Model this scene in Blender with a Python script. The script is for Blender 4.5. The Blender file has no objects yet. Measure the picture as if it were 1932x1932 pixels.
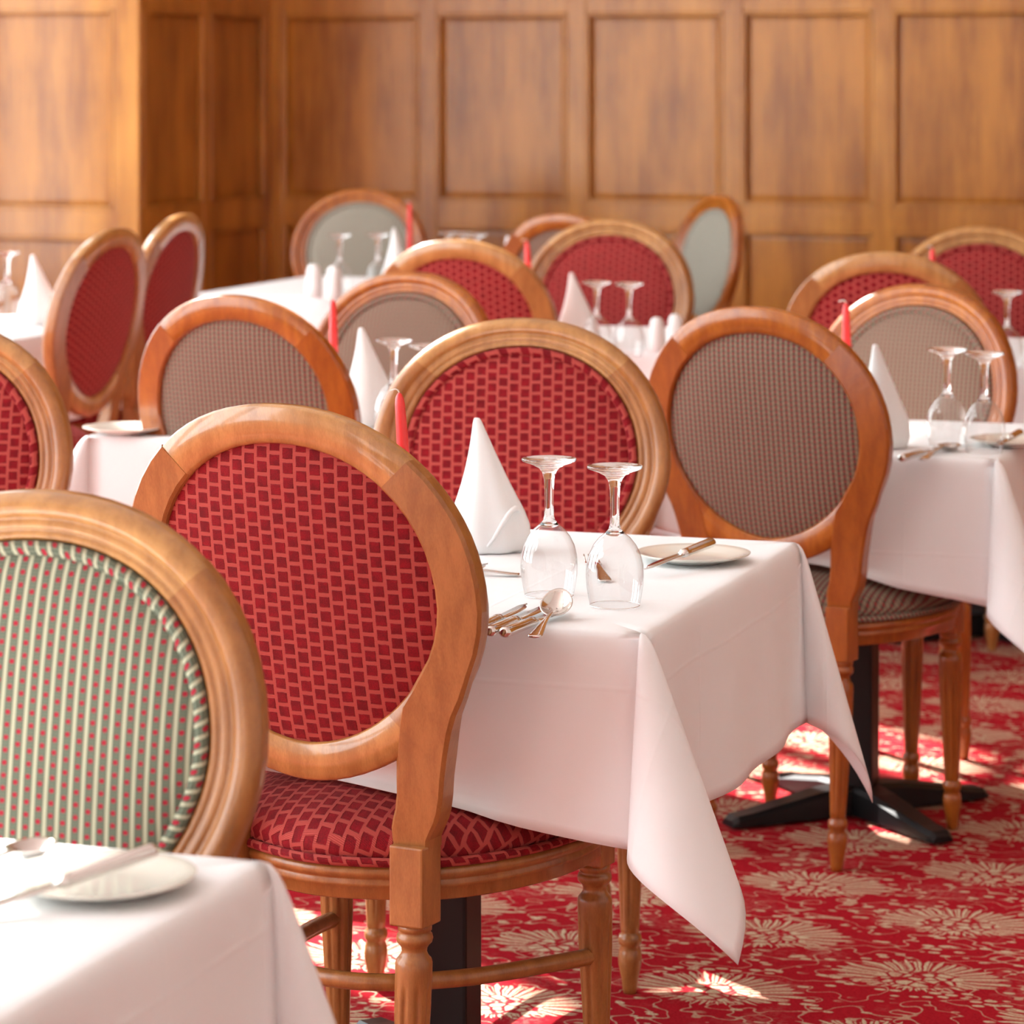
import bpy, math, random
from mathutils import Vector, Matrix
random.seed(7)
C = bpy.context.scene.collection
sc = bpy.context.scene
PI = math.pi
def R(d): return math.radians(d)

# ------------------------------------------------------------------ camera, light, exposure
cam = bpy.data.objects.new('camera', bpy.data.cameras.new('camera'))
C.objects.link(cam)
cam.location = (0, 0, 1.47)
cam.rotation_euler = (R(90), 0, 0)
cam.data.sensor_width = 36
cam.data.lens = 36 * 6000 / 1932
cam.data.shift_y = -821 / 1932
cam.data.clip_end = 100
cam.data.dof.use_dof = True
cam.data.dof.focus_distance = 4.2
cam.data.dof.aperture_fstop = 7.6
sc.camera = cam

w = bpy.data.worlds.new('world'); sc.world = w; w.use_nodes = True
w.node_tree.nodes['Background'].inputs['Color'].default_value = (0.84, 0.95, 0.98, 1)
w.node_tree.nodes['Background'].inputs['Strength'].default_value = 9.0

SUN_TRAVEL = Vector((0.57, -0.82, -0.82)).normalized()
sun = bpy.data.objects.new('sun', bpy.data.lights.new('sun', 'SUN')); C.objects.link(sun)
sun.data.energy = 31; sun.data.angle = R(0.6); sun.data.color = (1.0, 0.97, 0.92)
sun.rotation_euler = SUN_TRAVEL.to_track_quat('-Z', 'Y').to_euler()

sc.view_settings.view_transform = 'Standard'
sc.view_settings.look = 'None'
sc.view_settings.gamma = 1
sc.view_settings.use_curve_mapping = False
sc.view_settings.exposure = -0.27
sc.cycles.use_denoising = True
sc.cycles.max_bounces = 10
sc.cycles.transmission_bounces = 10
sc.cycles.sample_clamp_indirect = 6

# room axes: U runs along the back wall (to the right and nearer), V runs away from the camera
U = Vector((0.948, -0.318, 0)); V = Vector((0.318, 0.948, 0)); ROOM = math.atan2(-0.318, 0.948)

# ------------------------------------------------------------------ node helper
class S:
    def __init__(s, nt, k): s.nt = nt; s.k = k
    def _m(s, op, *a, clamp=False):
        n = s.nt.nodes.new('ShaderNodeMath'); n.operation = op; n.use_clamp = clamp
        for i, v in enumerate((s,) + a):
            if isinstance(v, S): s.nt.links.new(v.k, n.inputs[i])
            else: n.inputs[i].default_value = v
        return S(s.nt, n.outputs[0])
    def __add__(s, o): return s._m('ADD', o)
    def __sub__(s, o): return s._m('SUBTRACT', o)
    def __mul__(s, o): return s._m('MULTIPLY', o)
    def __truediv__(s, o): return s._m('DIVIDE', o)
    def __radd__(s, o): return s + o
    def __rmul__(s, o): return s * o
    def floor(s): return s._m('FLOOR')
    def fract(s): return s._m('FRACT')
    def abs(s): return s._m('ABSOLUTE')
    def sin(s): return s._m('SINE')
    def mod(s, o): return s._m('FLOORED_MODULO', o)
    def max(s, o): return s._m('MAXIMUM', o)
    def min(s, o): return s._m('MINIMUM', o)
    def pow(s, o): return s._m('POWER', o)
    def sqrt(s): return s._m('SQRT')
    def atan2(s, o): return s._m('ARCTAN2', o)
    def ss(s, a, b):                     # 0 below a, 1 above b
        n = s.nt.nodes.new('ShaderNodeMapRange'); n.interpolation_type = 'SMOOTHSTEP'
        s.nt.links.new(s.k, n.inputs[0])
        if a < b: n.inputs[1].default_value = a; n.inputs[2].default_value = b; n.inputs[3].default_value = 0; n.inputs[4].default_value = 1
        else: n.inputs[1].default_value = b; n.inputs[2].default_value = a; n.inputs[3].default_value = 1; n.inputs[4].default_value = 0
        return S(s.nt, n.outputs[0])

def mat(name, rough=0.5, color=(.8, .8, .8), **kw):
    m = bpy.data.materials.new(name); m.use_nodes = True
    b = m.node_tree.nodes['Principled BSDF']
    b.inputs['Base Color'].default_value = (*color, 1)
    b.inputs['Roughness'].default_value = rough
    for k, v in kw.items():
        b.inputs[k.replace('_', ' ')].default_value = v
    return m
def nt_of(m): return m.node_tree, m.node_tree.nodes['Principled BSDF']
def mixc(nt, f, a, b):
    n = nt.nodes.new('ShaderNodeMix'); n.data_type = 'RGBA'
    if isinstance(f, S): nt.links.new(f.k, n.inputs[0])
    else: n.inputs[0].default_value = f
    for i, v in ((6, a), (7, b)):
        if isinstance(v, tuple): n.inputs[i].default_value = (*v, 1)
        else: nt.links.new(v, n.inputs[i])
    return n.outputs[2]
def noise(nt, vec, scale, detail=3, rough=.55, w=None):
    n = nt.nodes.new('ShaderNodeTexNoise'); n.inputs['Scale'].default_value = scale
    n.inputs['Detail'].default_value = detail; n.inputs['Roughness'].default_value = rough
    nt.links.new(vec, n.inputs['Vector']); return S(nt, n.outputs[0])
def mapping(nt, src, scale=(1, 1, 1), rot=(0, 0, 0), loc=(0, 0, 0)):
    n = nt.nodes.new('ShaderNodeMapping')
    n.inputs['Scale'].default_value = scale; n.inputs['Rotation'].default_value = rot; n.inputs['Location'].default_value = loc
    nt.links.new(src, n.inputs['Vector']); return n.outputs[0]
def coord(nt, which='Object'):
    n = nt.nodes.new('ShaderNodeTexCoord'); return n.outputs[which]
def sep(nt, v):
    n = nt.nodes.new('ShaderNodeSeparateXYZ'); nt.links.new(v, n.inputs[0]); return S(nt, n.outputs[0]), S(nt, n.outputs[1]), S(nt, n.outputs[2])
def bump(nt, b, h, strength=.5, dist=.001):
    n = nt.nodes.new('ShaderNodeBump'); n.inputs['Strength'].default_value = strength; n.inputs['Distance'].default_value = dist
    nt.links.new(h.k, n.inputs['Height']); nt.links.new(n.outputs[0], b.inputs['Normal'])

def wood(name, dark, light, rough=.35, coat=.25, grain=(4, 4, 60), axis_scale=6, fine=.5, bmp=.15, crough=.15):
    m = mat(name, rough, light, Coat_Weight=coat, Coat_Roughness=crough)
    nt, b = nt_of(m); co = coord(nt)
    g = noise(nt, mapping(nt, co, grain), axis_scale, 4, .6)
    f = noise(nt, mapping(nt, co, tuple(x * 3 for x in grain)), axis_scale * 5, 2, .6)
    k = (g * (1 - fine * .5) + f * (fine * .5)).ss(.32, .68)
    nt.links.new(mixc(nt, k, dark, light), b.inputs['Base Color'])
    bump(nt, b, f + g, bmp, .0006)
    return m

# ------------------------------------------------------------------ materials
M = {}
M['beech'] = wood('beech', (.36, .155, .042), (.54, .265, .080), .30, .7, (5, 5, 1.2), 9, crough=.10)
M['beech_stile'] = wood('beech_stile', (.27, .098, .024), (.41, .165, .045), .33, .3, (5, 5, 1.2), 9)
M['cherry'] = wood('cherry', (.30, .078, .010), (.47, .150, .018), .28, .4, (5, 5, 1.2), 9)
M['cherry_stile'] = wood('cherry_stile', (.26, .060, .008), (.39, .108, .013), .28, .4, (5, 5, 1.2), 9)
def oak(name, dark, light):
    m = mat(name, .42, light, Coat_Weight=.65, Coat_Roughness=.22, Specular_IOR_Level=.3)
    nt, b = nt_of(m); co = coord(nt)
    a = noise(nt, mapping(nt, co, (3.5, 3.5, .6)), 2.2, 5, .6)
    f = noise(nt, mapping(nt, co, (26, 26, 1.3)), 3, 3, .6)
    blot = noise(nt, co, 2.3, 3, .5)
    k = (a * .55 + f * .25 + blot * .3).ss(.36, .74)
    nt.links.new(mixc(nt, k, dark, light), b.inputs['Base Color'])
    bump(nt, b, f * .4 + blot * 2.0, .35, .006)
    return m
M['oak_panel'] = oak('oak_panel', (.24, .070, .007), (.56, .225, .028))
M['oak_frame'] = oak('oak_frame', (.29, .090, .010), (.61, .262, .038))

def fabric_uv(nt):
    u, v, _ = sep(nt, coord(nt, 'UV')); return u, v
def red_velvet():
    m = mat('red_velvet', .8, (.4, .01, .02), Sheen_Weight=.25, Sheen_Roughness=.4, Sheen_Tint=(1, .3, .3, 1), Specular_IOR_Level=.25)
    nt, b = nt_of(m); u, v = fabric_uv(nt)
    jit = noise(nt, coord(nt, 'UV'), 160, 3) - .5
    jit2 = noise(nt, mapping(nt, coord(nt, 'UV'), loc=(3, 5, 0)), 160, 3) - .5
    big = noise(nt, coord(nt, 'UV'), 700, 2)
    tone = noise(nt, coord(nt, 'UV'), 55, 2)
    p = .0193
    c = (u / p).floor()
    fu = ((u / p).fract() - .5 + jit * .10).abs()
    fv = ((v / (p * .97) + c.mod(2) * .5).fract() - .5 + jit2 * .10).abs()
    sq = fu.ss(.40, .35) * fv.ss(.385, .325)
    thread = ((v / .00125).fract() - .5).abs().ss(.12, .38)
    gap = mixc(nt, thread, (.33, .038, .034), (.50, .09, .072))
    pile = mixc(nt, (big * .6 + tone * .5).ss(.35, .8), (.12, .001, .004), (.31, .002, .010))
    nt.links.new(mixc(nt, sq, gap, pile), b.inputs['Base Color'])
    bump(nt, b, sq + thread * .08 + big * sq * .35, .9, .0016)
    return m
M['red'] = red_velvet()
def stripe_fabric(name, p, pv, light, mid, dark, dot, lw, dr, dotrow=True):
    m = mat(name, .85, mid, Sheen_Weight=.1, Specular_IOR_Level=.2)
    nt, b = nt_of(m); u, v = fabric_uv(nt)
    n = noise(nt, coord(nt, 'UV'), 900, 2)
    c = (u / p).floor(); fu = (u / p).fract()
    # light rib
    rib = (fu - .5).abs().ss(.5 - lw / 2 - .05, .5 - lw / 2 + .03)
    d0 = (fu - .5)
    fv = (v / pv + c.mod(2) * .5).fract() - .5
    rr = ((d0 / dr[0]).pow(2) + (fv / dr[1]).pow(2)) if False else ((d0 * (1 / dr[0])) * (d0 * (1 / dr[0])) + (fv * (1 / dr[1])) * (fv * (1 / dr[1])))
    dt = rr.ss(1.15, .8)
    weave = ((v / (pv * .25)).fract() - .5).abs().ss(.1, .4)
    base = mixc(nt, (weave * .6 + n * .5).ss(.2, .9), dark, mid)
    c1 = mixc(nt, dt, base, dot)
    if name.startswith('brown'):
        chk = ((v / pv + .25).fract() - .5).abs().ss(.30, .44)
        nt.links.new(mixc(nt, chk * .55, mixc(nt, rib, c1, light), (.13, .075, .055)), b.inputs['Base Color'])
    else:
        nt.links.new(mixc(nt, rib, c1, light), b.inputs['Base Color'])
    bump(nt, b, rib * 1.0 + dt * .4 + weave * .15, .6, .0012)
    return m
M['green'] = stripe_fabric('green_stripe', .0132, .0123, (.46, .46, .33), (.165, .19, .14), (.105, .125, .09), (.38, .02, .04), .30, (.21, .21))
M['brown'] = stripe_fabric('brown_stripe', .0107, .0096, (.27, .22, .155), (.15, .10, .07), (.06, .035, .026), (.30, .035, .04), .52, (.2, .3))
M['grey'] = stripe_fabric('grey_stripe', .0125, .0118, (.42, .40, .33), (.24, .23, .19), (.18, .17, .14), (.30, .12, .10), .36, (.14, .14))

def linen():
    m = mat('linen', .75, (.86, .86, .87), Sheen_Weight=.15, Specular_IOR_Level=.25)
    nt, b = nt_of(m); u, v = fabric_uv(nt)
    weave = noise(nt, mapping(nt, coord(nt, 'UV'), (1, 8, 1)), 160, 2) + noise(nt, mapping(nt, coord(nt, 'UV'), (8, 1, 1)), 160, 2)
    big = noise(nt, coord(nt, 'UV'), 5, 3, .5)
    # pressed creases on a grid, hem line
    cr = ((u / .33 + .5).fract() - .5).abs().ss(.016, .0) + ((v / .33 + .5).fract() - .5).abs().ss(.016, .0)
    bump(nt, b, weave * .05 + cr * .35 + big * 5, .45, .0022)
    return m
M['linen'] = linen()
M['napkin'] = mat('napkin_cotton', .7, (.88, .88, .88), Sheen_Weight=.1)
M['black'] = mat('black_iron', .38, (.008, .008, .009), Specular_IOR_Level=.3)
M['board'] = mat('table_board', .6, (.25, .14, .07))
M['steel'] = mat('steel', .12, (.72, .70, .67), Metallic=1.0)
nt, b = nt_of(M['steel']); bump(nt, b, noise(nt, coord(nt), 40, 2), .05, .001)
M['china'] = mat('china', .12, (.80, .78, .70), Coat_Weight=.5, Coat_Roughness=.05)
nt, b = nt_of(M['china']); bump(nt, b, noise(nt, coord(nt), 30, 2), .05, .001)
M['china_white'] = mat('china_white', .15, (.86, .86, .86), Coat_Weight=.4, Coat_Roughness=.05)
M['glass'] = mat('glass', 0.0, (1, 1, 1), Transmission_Weight=1.0, IOR=1.47)
def thin_glass():
    m = bpy.data.materials.new('thin_glass'); m.use_nodes = True; nt = m.node_tree
    nt.nodes.remove(nt.nodes['Principled BSDF']); out = nt.nodes['Material Output']
    t = nt.nodes.new('ShaderNodeBsdfTransparent'); t.inputs[0].default_value = (.975, .98, .98, 1)
    g = nt.nodes.new('ShaderNodeBsdfGlossy'); g.inputs['Roughness'].default_value = .0
    ge = nt.nodes.new('ShaderNodeNewGeometry'); vm = nt.nodes.new('ShaderNodeVectorMath'); vm.operation = 'DOT_PRODUCT'
    nt.links.new(ge.outputs['Normal'], vm.inputs[0]); nt.links.new(ge.outputs['Incoming'], vm.inputs[1])
    c = S(nt, vm.outputs['Value']).abs(); fr_ = ((c * -1 + 1).pow(2.7) * .92 + .075).min(1.0)
    mx = nt.nodes.new('ShaderNodeMixShader'); nt.links.new(fr_.k, mx.inputs[0]); nt.links.new(t.outputs[0], mx.inputs[1]); nt.links.new(g.outputs[0], mx.inputs[2])
    nt.links.new(mx.outputs[0], out.inputs[0]); return m
M['thin'] = thin_glass()
M['etch'] = mat('etched_glass', .6, (.9, .9, .9))
M['wax'] = mat('red_wax', .32, (.88, .05, .05), Subsurface_Weight=.5, Subsurface_Radius=(.01, .002, .002), Coat_Weight=.2)
M['wick'] = mat('wick', .8, (.85, .82, .75))
M['plaster'] = mat('plaster', .9, (.82, .80, .76))
M['cream'] = mat('cream_paint', .8, (.60, .545, .49))
M['white_paint'] = mat('white_paint', .5, (.8, .8, .78))
for k in ('napkin', 'board', 'wax', 'plaster', 'black'):
    nt, b = nt_of(M[k]); bump(nt, b, noise(nt, coord(nt), 60 if k != 'plaster' else 8, 3), .12, .001)

def carpet():
    m = mat('carpet', .95, (.4, .02, .03), Specular_IOR_Level=.05)
    nt, b = nt_of(m)
    co = mapping(nt, coord(nt), rot=(0, 0, -ROOM))
    wob = noise(nt, co, 14, 2) - .5
    x, y, _ = sep(nt, co)
    CW, CH = .30, .35
    x = x - .03 + wob * .02; y = y - .09 + wob * .02
    ci = (x / CW).floor()
    px = ((x / CW).fract() - .5) * CW
    py = ((y / CH + ci.mod(2) * .5).fract() - .5) * CH
    # fan-shaped flower head: scales in its heart, feathered petals round it
    qy = py + .045
    rho = (px * px * .62 + qy * qy * 1.15).sqrt()
    th = px.atan2(qy)                       # 0 = pointing away
    saw = ((th * (17 / PI)).fract() - .5).abs() * 2
    saw2 = ((th * (29 / PI) + .3).fract() - .5).abs() * 2
    RR = .090 + saw * .024 + saw2 * .012 + wob * .03
    down = (qy * -1).ss(-.01, .05)
    RR = RR - down * .045
    head = (rho - RR).ss(.002, -.003)
    petal = 1.0
    rays = saw.ss(.14, .42) * saw2.ss(.05, .42)
    vor = nt.nodes.new('ShaderNodeTexVoronoi'); vor.feature = 'DISTANCE_TO_EDGE'; vor.inputs['Scale'].default_value = 42
    nt.links.new(mapping(nt, co, (1.0, 1.25, 1)), vor.inputs['Vector'])
    net = S(nt, vor.outputs['Distance']).ss(.07, .17)
    core = rho.ss(.062, .052)
    inner = net * core + rays * (rho.ss(.050, .060))
    leaf = head * inner.min(1.0)
    # small dashes and scrolls on the red ground
    v2 = nt.nodes.new('ShaderNodeTexVoronoi'); v2.inputs['Scale'].default_value = 26
    nt.links.new(mapping(nt, co, (1, 1.9, 1)), v2.inputs['Vector'])
    dots = S(nt, v2.outputs['Distance']).ss(.30, .24) * (rho - RR).ss(.004, .010)
    n1 = noise(nt, mapping(nt, co, (1, 1.2, 1)), 13, 1)
    scroll = (n1 - .5).abs().ss(.013, .006) * (rho - RR).ss(.0, .006)
    sel = noise(nt, co, 9, 1).ss(.42, .52)
    pat = (leaf + dots * sel + scroll * .65).min(1.0)
    fuzz = noise(nt, co, 260, 2)
    fz2 = noise(nt, mapping(nt, co, (1, 5, 1)), 120, 2)
    pat = (pat * (.72 + .0) + pat * fuzz * .5).min(1.0)
    mott = noise(nt, mapping(nt, co, (1, 1.3, 1)), 6, 3, .6).ss(.50, .66) * noise(nt, co, 95, 2).ss(.42, .58)
    red = mixc(nt, mott * .55, mixc(nt, (fuzz * .5 + fz2 * .6).ss(.3, .8), (.24, .003, .010), (.46, .014, .024)), (.42, .12, .10))
    cream = mixc(nt, fuzz.ss(.3, .7), (.44, .34, .215), (.66, .54, .38))
    nt.links.new(mixc(nt, pat, red, cream), b.inputs['Base Color'])
    bump(nt, b, fuzz + pat * .6, .6, .002)
    return m
M['carpet'] = carpet()

# ------------------------------------------------------------------ mesh helpers
def mesh(name, vs, fs, m, uvs=None, smooth=True):
    me = bpy.data.meshes.new(name); me.from_pydata(vs, [], fs)
    me.materials.append(m)
    if uvs is not None:
        l = me.uv_layers.new(name='UVMap')
        for lp in me.loops: l.data[lp.index].uv = uvs[lp.vertex_index]
    if smooth: me.polygons.foreach_set('use_smooth', [True] * len(me.polygons))
    me.update()
    return me
def obj(name, me, parent=None, loc=None):
    o = bpy.data.objects.new(name, me); C.objects.link(o)
    if parent: o.parent = parent
    if loc: o.location = loc
    return o
def tag(o, label=None, cat=None, group=None, kind=None):
    if label: o['label'] = label
    if cat: o['category'] = cat
    if group: o['group'] = group
    if kind: o['kind'] = kind
    return o
def empty(name, loc=(0, 0, 0), rz=0):
    o = bpy.data.objects.new(name, None); o.empty_display_size = .05; C.objects.link(o)
    o.location = loc; o.rotation_euler = (0, 0, rz); return o
def grid_faces(nr, nc, close_r=False, close_c=False, off=0):
    f = []
    for i in range(nr if close_r else nr - 1):
        for j in range(nc if close_c else nc - 1):
            a = off + i * nc + j; b_ = off + i * nc + (j + 1) % nc
            c = off + ((i + 1) % nr) * nc + (j + 1) % nc; d = off + ((i + 1) % nr) * nc + j
            f.append((a, b_, c, d))
    return f
def box(x0, x1, y0, y1, z0, z1):
    vs = [(x0, y0, z0), (x1, y0, z0), (x1, y1, z0), (x0, y1, z0), (x0, y0, z1), (x1, y0, z1), (x1, y1, z1), (x0, y1, z1)]
    fs = [(0, 3, 2, 1), (4, 5, 6, 7), (0, 1, 5, 4), (1, 2, 6, 5), (2, 3, 7, 6), (3, 0, 4, 7)]
    return vs, fs
def bevel_box(x0, x1, y0, y1, z0, z1, r=.003):
    """box with bevelled edges"""
    import bmesh
    bm = bmesh.new(); vs, fs = box(x0, x1, y0, y1, z0, z1)
    bv = [bm.verts.new(v) for v in vs]
    for f in fs: bm.faces.new([bv[i] for i in f])
    bmesh.ops.bevel(bm, geom=list(bm.edges), offset=r, segments=2, profile=.6, affect='EDGES')
    bm.verts.index_update()
    out = [tuple(v.co) for v in bm.verts], [tuple(v.index for v in f.verts) for f in bm.faces]
    bm.free(); return out
def merge(*parts):
    V_, F_ = [], []
    for vs, fs in parts:
        o = len(V_); V_ += list(vs); F_ += [tuple(i + o for i in f) for f in fs]
    return V_, F_
def lathe(prof, n=24, closed_top=True, closed_bot=True, fn=None, cx=0, cy=0):
    vs = []
    for i, (z, r) in enumerate(prof):
        for k in range(n):
            a = 2 * PI * k / n
            rr = r * (fn(z, a) if fn else 1)
            vs.append((cx + rr * math.cos(a), cy + rr * math.sin(a), z))
    fs = grid_faces(len(prof), n, close_c=True)
    if closed_bot: fs.append(tuple(range(n - 1, -1, -1)))
    if closed_top: fs.append(tuple((len(prof) - 1) * n + k for k in range(n)))
    return vs, fs
def tube(path, rad, n=10, closed=False, up=(0, 0, 1)):
    """sweep a circle along a path of Vectors; rad a number or a list"""
    P = [Vector(p) for p in path]; L = len(P); vs = []
    for i in range(L):
        t = (P[(i + 1) % L] - P[i - 1]) if closed else (P[min(i + 1, L - 1)] - P[max(i - 1, 0)])
        t.normalize(); s = t.cross(Vector(up))
        if s.length < 1e-4: s = t.cross(Vector((1, 0, 0)))
        s.normalize(); q = s.cross(t)
        r = rad[i] if isinstance(rad, (list, tuple)) else rad
        for k in range(n):
            a = 2 * PI * k / n
            vs.append(tuple(P[i] + s * (r * math.cos(a)) + q * (r * math.sin(a))))
    fs = grid_faces(L, n, close_r=closed, close_c=True)
    if not closed: fs += [tuple(range(n - 1, -1, -1)), tuple((L - 1) * n + k for k in range(n))]
    return vs, fs
def arc_uv(path, n, closed=True, off=0):
    P = [Vector(p) for p in path]; d = 0; out = []
    for i in range(len(P)):
        if i: d += (P[i] - P[i - 1]).length
        for k in range(n): out.append((d + .0021 * k, .006 * k / n * 5 + off))
    return out
def catmull(pts, per=6, closed=True):
    out = []; n = len(pts)
    for i in range(n if closed else n - 1):
        p = [Vector(pts[(i + k) % n] if closed else pts[min(max(i + k, 0), n - 1)]) for k in (-1, 0, 1, 2)]
        for j in range(per):
            t = j / per
            out.append(.5 * ((2 * p[1]) + (p[2] - p[0]) * t + (2 * p[0] - 5 * p[1] + 4 * p[2] - p[3]) * t * t + (3 * p[1] - p[0] - 3 * p[2] + p[3]) * t ** 3))
    if not closed: out.append(Vector(pts[-1]))
    return out

# ------------------------------------------------------------------ the room shell
def wall_frame(o, u):                    # helper: transform for a wall running along u, its front face towards its -Y
    o.rotation_euler = (0, 0, u)
floor = obj('floor', mesh('floor', [tuple(Vector((-2.468, 12.5, 0)) + U * a_ + V * b_) for a_, b_ in ((.05, -17), (9.3, -17), (9.3, 1.6), (.05, 1.6))], [(0, 1, 2, 3)], M['carpet'], smooth=False))
tag(floor, kind='structure')

def beveled_panel(x0, x1, z0, z1, depth=.022, b=.03, y=0):
    """recessed fielded panel seen from -Y: flat field, bevelled edge running back"""
    vs = [(x0, y + depth, z0), (x1, y + depth, z0), (x1, y + depth, z1), (x0, y + depth, z1),
          (x0 + b, y + depth * .72, z0 + b), (x1 - b, y + depth * .72, z0 + b), (x1 - b, y + depth * .72, z1 - b), (x0 + b, y + depth * .72, z1 - b)]
    fs = [(0, 1, 5, 4), (1, 2, 6, 5), (2, 3, 7, 6), (3, 0, 4, 7), (4, 5, 6, 7)]
    return vs, fs
RAILS = [(0.0, .16), (.855, .96), (1.73, 1.84), (2.70, 2.81), (4.0, 6.2)]     # z spans of the horizontal rails
def panelled(name, loc, rz, stiles, zrails=RAILS, kind='structure'):
    """a run of oak panelling; stiles = list of (x0, x1) in wall coordinates"""
    x0, x1 = stiles[0][0], stiles[-1][1]
    root = obj(name, mesh(name, *box(x0, x1, .035, .12, 0, 6.2), M['oak_panel'], smooth=False))
    root.location = loc; root.rotation_euler = (0, 0, rz); tag(root, kind=kind)
    for a, b_ in stiles:
        obj('stile', mesh('stile', *bevel_box(a, b_, -.004, .035, 0, 6.2, .004), M['oak_frame'], smooth=False), root)
    for za, zb in zrails:
        for (a, b_), (c, d) in zip(stiles[:-1], stiles[1:]):
            obj('rail', mesh('rail', *bevel_box(b_ - .002, c + .002, -.002, .035, za, zb, .004), M['oak_frame'], smooth=False), root)
    for (a, b_), (c, d) in zip(stiles[:-1], stiles[1:]):
        for (z0, z1), (z2, z3) in zip(zrails[:-1], zrails[1:]):
            ps, pf = beveled_panel(b_, c, z1, z2, .026, .035, -.001)
            obj('panel', mesh('panel', ps, pf, M['oak_panel'], smooth=False), root)
            # quarter-round moulding round the panel
            r = .010
            mv = merge(*[bevel_box(*q, .0035) for q in (
                (b_, b_ + .014, -.006, .02, z1, z2), (c - .014, c, -.006, .02, z1, z2),
                (b_, c, -.006, .02, z1, z1 + .014), (b_, c, -.006, .02, z2 - .014, z2))])
            obj('moulding', mesh('moulding', *mv, M['oak_frame'], smooth=False), root)
    return root
CORNER = Vector((-1.016, 13.37, 0))
wb = panelled('wall_back', CORNER, ROOM,
              [(-.10, .06), (.665, .745), (1.31, 1.39), (1.965, 2.045), (2.575, 2.655), (3.215, 3.295), (3.86, 3.94), (4.5, 4.58), (5.14, 5.22), (5.78, 5.86), (6.42, 6.50), (7.06, 7.14), (7.52, 7.62)])
PIL = Vector((-1.425, 12.15, 0))
wp = panelled('wall_pillar', PIL - U * 1.1, ROOM, [(0.0, .10), (.995, 1.10)])
ret = panelled('wall_return', PIL, ROOM + PI / 2, [(0.0, .035), (.60, .67), (1.22, 1.287)])
# left wall with tall windows (off to the left of the picture, where the daylight comes from)
LW = PIL - U * 1.1
def windowed_wall(name, loc, rz, x0, x1, wins, m, h=3.5):
    parts = []; xs = x0
    for a, b_, z0, z1 in wins:
        parts += [box(xs, a, 0, .25, 0, h), box(a, b_, 0, .25, 0, z0), box(a, b_, 0, .25, z1, h)]; xs = b_
    parts.append(box(xs, x1, 0, .25, 0, h))
    o = obj(name, mesh(name, *merge(*parts), m, smooth=False)); o.location = loc; o.rotation_euler = (0, 0, rz); tag(o, kind='structure')
    for i, (a, b_, z0, z1) in enumerate(wins):
        t = .035; mid = (a + b_) / 2; zt = z1 - .75
        fr = merge(box(a, b_, .1, .16, z0, z0 + .06), box(a, b_, .1, .16, z1 - .06, z1), box(a, a + .06, .1, .16, z0, z1), box(b_ - .06, b_, .1, .16, z0, z1),
                   box(mid - t, mid + t, .1, .16, z0, z1), box(a, b_, .1, .16, zt - t, zt + t))
        obj('window_frame', mesh('window_frame', *fr, M['white_paint'], smooth=False), o)
    return o
wins = [(a_, b_, .55, 5.6 if 2 < a_ < 3 else 3.0 if 3 < a_ < 4 else 5.9) for a_, b_ in ((.4, 1.45), (2.32, 3.16), (3.27, 4.5), (4.68, 6.3), (6.7, 8.3), (8.7, 10.3), (10.7, 12.3))]
# wall local +x runs towards the camera (-V); its +Y side is outside
wl = windowed_wall('wall_left', LW, ROOM - PI / 2, 0, 15.6, wins, M['plaster'], 6.2)
# right wall, rear wall, ceiling
wr = obj('wall_right', mesh('wall_right', *box(7.6, 7.8, -17, -6, 0, 6.2), M['cream'], smooth=False)); wr.location = CORNER; wr.rotation_euler = (0, 0, ROOM); tag(wr, kind='structure')
wr2 = obj('wall_right_far', mesh('wall_right_far', *box(7.6, 7.8, -6, 3, 0, 6.2), M['oak_panel'], smooth=False)); wr2.location = CORNER; wr2.rotation_euler = (0, 0, ROOM); tag(wr2, kind='structure')
wq = obj('wall_rear', mesh('wall_rear', *box(-9.5, 5.5, -2.0, -1.8, 0, 6.2), M['plaster'], smooth=False)); tag(wq, kind='structure')
LE = LW - V * 14.5
cv = [LW + U * .0 + V * 1.6, LW - V * 17, LW - V * 17 + U * 9.3, LW + V * 1.6 + U * 9.3]
cvs = [(p.x, p.y, 6.2) for p in cv] + [(p.x, p.y, 6.3) for p in cv]
cl = obj('ceiling', mesh('ceiling', cvs, [(0, 3, 2, 1), (4, 5, 6, 7), (0, 1, 5, 4), (1, 2, 6, 5), (2, 3, 7, 6), (3, 0, 4, 7)], M['plaster'], smooth=False)); tag(cl, kind='structure')

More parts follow.
